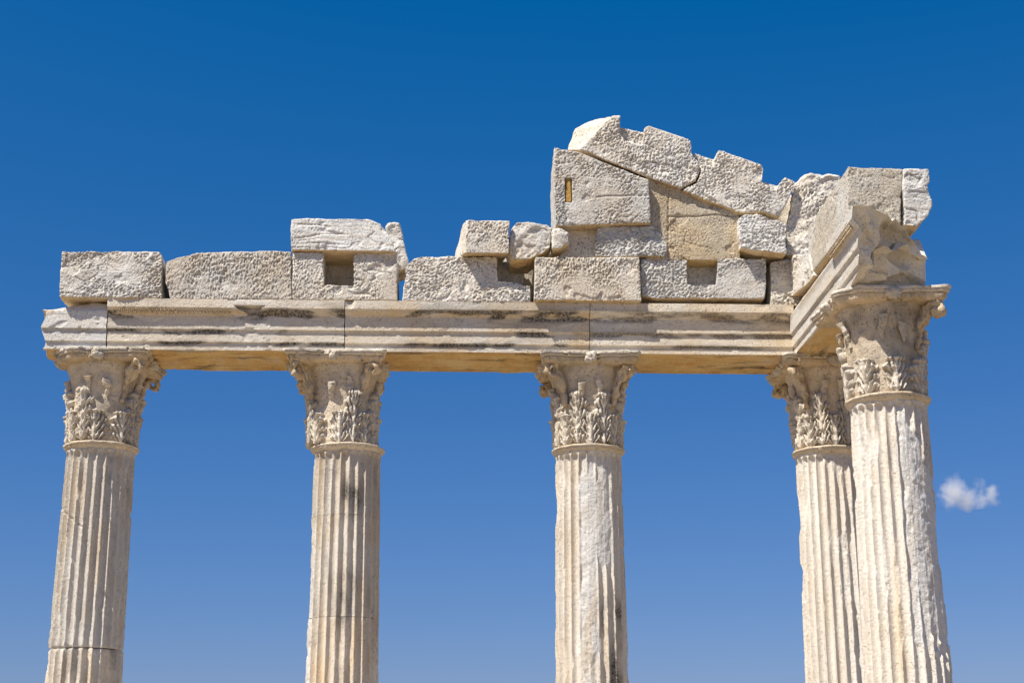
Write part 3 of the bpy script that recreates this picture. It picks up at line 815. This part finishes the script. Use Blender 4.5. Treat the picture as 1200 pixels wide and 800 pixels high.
stone('plain flat filler slab below the overhanging gable block', [(656, 265), (700, 264), (698, 302), (656, 302)], -.04, .5, pick=.002, lump=.006, chip=.2, white=.1, ochre=.15, bed=.003)
stone('rough white block with a rounded end under the gable block', [(699, 265), (767, 264.5), (776, 273), (781, 284), (782, 291), (779, 300.5), (697, 301), (696, 290)], -.17, .6, pick=.012, ang=15, white=.9, lump=.03, chip=.8)
stone('rectangular block tooled with vertical rows of chisel marks', [(627, 301.5), (749, 301.5), (752, 353), (626, 353)], F1 - .09, .72, rest=ZT, pick=.011, ang=88, cell=(.026, .05), chip=.25, lump=.006, white=0)
stone('pale U-shaped block with a square socket below the limestone gable block',
      [(751, 303), (804.5, 304), (804.5, 334.5), (840, 334.5), (842, 304), (898, 303), (898, 332), (896, 350), (800, 350), (770, 350), (753, 347), (751, 325)], F1, .50, rest=ZT,
      more=[([(751, 303), (898, 303), (896, 350), (753, 347)], F1 + .26, F1 + .72)], pick=.011, ang=30, white=.7, chip=.6, lump=.015)
stone('narrow rough block between the dark slit and the inner corner', [(903, 307), (924, 304), (944, 310), (944, 356), (902.5, 356)], F1 + .02, .7, rest=ZT, pick=.012, ang=10, cell=(.035, .06), ochre=.35, white=.1)

# ------------------------------------------------------------------ gable stones
gb = stone('big gable block with a slender amber inset in its face',
      [(650, 173), (666, 177), (680, 178.5), (714, 193.5), (760, 211), (762, 261), (651, 265), (649, 220)], -.25, .72, pick=.011, ang=28, white=.3, chip=.35, lump=.014,
      grooves=[(700, 231, 761, 228.5, .012, .012), (652, 192, 668, 190, .012, .01)], slots=[(662.3, 208.8, 670.3, 236.2, .06)])
A, C = atY(662.5, 209, -.25), atY(670, 236, -.25)
bm = bmesh.new()  # amber strip filling the slot
bmesh.ops.create_cube(bm, size=1.0, matrix=Matrix.Translation(((A[0] + C[0]) / 2, -.212, (A[2] + C[2]) / 2)) @ Matrix.Diagonal((C[0] - A[0], .05, A[2] - C[2], 1)))
for v in bm.verts:
    if v.co.z > (A[2] + C[2]) / 2: v.co.x = (A[0] + C[0]) / 2 + (v.co.x - (A[0] + C[0]) / 2) * .75
bmesh.ops.bevel(bm, geom=bm.edges[:], offset=.006, segments=2, affect='EDGES')
me = bpy.data.meshes.new('amber_inset'); bm.to_mesh(me); bm.free(); set_co(me, get_co(me) - np.array(gb.location))
o = link('amber_inset', me, M_AMBER, gb); o['label'] = 'slender amber strip let into the block'
stone('beige weathered limestone block filling the gable, with fine horizontal joint line',
      [(757, 205), (798, 222), (823, 231), (866, 248), (867, 305), (757, 305)], -.13, .62, pick=.005, ang=60, cell=(.02, .03), white=0, ochre=.35, mat=M_TYMP, chip=.2, lump=.01,
      grooves=[(783, 254, 866, 252, .011, .016), (783.5, 225, 783, 304, .010, .012)])
stone('white rounded block under the lower raking stone beside the corner', [(865.5, 256), (872, 250.5), (886, 250), (900, 254.5), (921, 262), (921.5, 297), (886, 294), (868, 290), (866, 275)], -.28, .6, pick=.012, ang=12, white=.9, chip=.8, lump=.02, bed=.006)
stone('topmost raking gable stone with a smooth white broken flank and notched top',
      [(679, 176), (695, 160), (706, 147), (719, 136), (726, 136), (726, 156), (733, 165), (752, 171), (754, 160), (755, 150.5), (760, 147.5), (808, 163), (811, 167), (811, 180),
       (820, 192), (820, 201), (815, 212.5), (797, 221.5), (759, 208), (711, 188.5), (695, 181)], -.20, .60,
      back=[(665, 176), (667, 168), (673, 151), (689, 142.5), (716, 141), (726, 156), (733, 165), (752, 171), (754, 162), (755, 156), (760, 155), (805, 170), (808, 174), (808, 187),
            (815, 198), (815, 205), (811, 215), (795, 222), (759, 212), (711, 193), (690, 184)],
      more=[([(700, 150), (726, 149.5), (752, 155), (775, 162), (775, 195), (700, 178)], -.12, .36)], pick=.011, ang=45, cell=(.03, .05), chip=.45, lump=.012, white=.25,
      grooves=[(731, 184, 760, 197, .012, .016)])
stone('lower raking gable stone with two stepped notches along its top',
      [(800, 222.5), (815, 215.5), (821.5, 204), (822, 192), (836, 197), (837, 186), (843, 175.5), (893, 193), (895, 198), (893, 214), (909, 221), (914, 213), (920, 206.5), (932, 212), (932, 218),
       (925, 233), (913, 254), (893, 248), (868, 249.5), (845, 240.5), (820, 231.5)], -.19, .55,
      more=[([(813, 178.5), (840, 189), (860, 200), (860, 215), (815, 205)], -.10, .30), ([(885, 209), (912, 217.5), (918, 222), (918, 232), (885, 230)], -.12, .30)],
      pick=.011, ang=30, cell=(.028, .055), chip=.5, lump=.012, white=.25)

# ------------------------------------------------------------------ corner stones on the flank
stone('hollow broken stone with a smooth pale edge standing behind the corner block',
      [(920.5, 300), (920.5, 264), (928, 235), (932, 216), (940, 209), (950, 204.5), (956, 206), (962, 209), (971, 205.5), (984, 205), (990, 300)], -.10, .7,
      back=[(922, 303), (922, 268), (930, 240), (934, 221), (942, 215), (952, 210), (958, 211), (964, 214), (973, 211), (986, 211), (992, 303)],
      pick=.012, ang=50, cell=(.04, .06), chip=1.0, lump=.06, white=.45, ochre=.15)
stone('small moulded stone in the inner corner above the side architrave', [(921, 353), (926, 303), (930, 299), (946, 297), (953, 322), (948, 330)], XF - .02, .62, plane='X', rest=ZT, pick=.005, white=.4, bed=.010, chip=.6)
stone('rough backing block glimpsed through the dark slits behind the lowest course', [(560, 302), (950, 303), (950, 352), (560, 352)], .60, .33, rest=ZT, vox=.03, pick=.004, white=.1)
stone('rough backing block glimpsed through the dark gaps behind the gable stones', [(600, 300), (606, 275), (660, 272), (662, 200), (690, 184), (820, 205), (895, 228), (945, 226), (945, 300)], .52, .40, vox=.03, pick=.004, white=.1)
stone('big granular corner block on the side architrave, its inner flank sunlit',
      [(993, 195), (1058, 198), (1056, 262), (1000, 267), (993, 262)], -2.76, 1.9, mat=M_TYMP, pick=.006, ang=60, cell=(.02, .03), chip=.25, lump=.012, white=.35, rest=None, vox=.013)
stone('white layered cornice block projecting outward beside the granular corner block',
      [(1058.5, 197.5), (1089, 198), (1090, 213), (1086, 217), (1094, 238), (1089, 252), (1076, 266), (1060, 264)], -2.78, 1.2, pick=.003, bed=.016, white=1.0, mat=M_BED, chip=.5)

# ------------------------------------------------------------------ the small cloud
def cloud():
    dist = 1500.0
    C0 = CAM + ray(1137, 577) * dist
    bm = bmesh.new()
    for (x, y, rx, ry) in ((1119, 572, 22, 22), (1112, 584, 18, 16), (1130, 585, 20, 16), (1148, 583, 20, 16), (1162, 581, 17, 17), (1146, 565, 13, 12), (1126, 575, 19, 17)):
        c = ray(x, y) * dist + CAM - C0; s = dist / FPX
        bmesh.ops.create_icosphere(bm, subdivisions=3, radius=1.0, matrix=Matrix.Translation(c) @ Matrix.Diagonal((rx * s, rx * s, ry * s, 1)))
    me = remesh(bm, 2.0)
    p = get_co(me); p = laplace(me, p, 3); nn = get_no(me)
    p = p + nn * (fbm(p, .06, 4, 3) * 8.0)[:, None]; set_co(me, p); smooth(me)
    m, n, l = new_mat('cloud_vapour')
    tc = n.new('ShaderNodeTexCoord')
    nz = noise_node(n, l, tc.outputs['Object'], 0.07, 6, 0.6)
    tot = None
    for (x, y, q, a) in ((1119, 574, 19, 1.1), (1113, 585, 16, .8), (1133, 585, 19, .75), (1149, 586, 18, .6), (1162, 581, 15, .62), (1147, 566, 11, .4)):
        c = ray(x, y) * dist + CAM - C0; sc = q * dist / FPX
        vm = n.new('ShaderNodeVectorMath'); vm.operation = 'DISTANCE'; l.new(tc.outputs['Object'], vm.inputs[0]); vm.inputs[1].default_value = tuple(c)
        g = mrange(n, l, vm.outputs['Value'], sc * 1.25, 0.0, 0.0, a)
        tot = g if tot is None else mth(n, l, 'MAXIMUM', tot, g)
    k = mth(n, l, 'MULTIPLY_ADD', nz, 2.0, -1.12)
    dn = mrange(n, l, mth(n, l, 'ADD', tot, k), 0.03, 1.0, 0.0, 0.10)
    pv = n.new('ShaderNodeVolumePrincipled')
    pv.inputs['Color'].default_value = (0.98, 0.98, 0.98, 1); pv.inputs['Anisotropy'].default_value = 0.2
    l.new(dn, pv.inputs['Density'])
    o = n.new('ShaderNodeOutputMaterial'); l.new(pv.outputs[0], o.inputs['Volume'])
    me.name = 'cloud'
    ob = link('cloud', me, m); ob.location = C0
    tag(ob, 'small wispy white cloud alone in the blue sky beyond the corner column', 'cloud')
cloud()
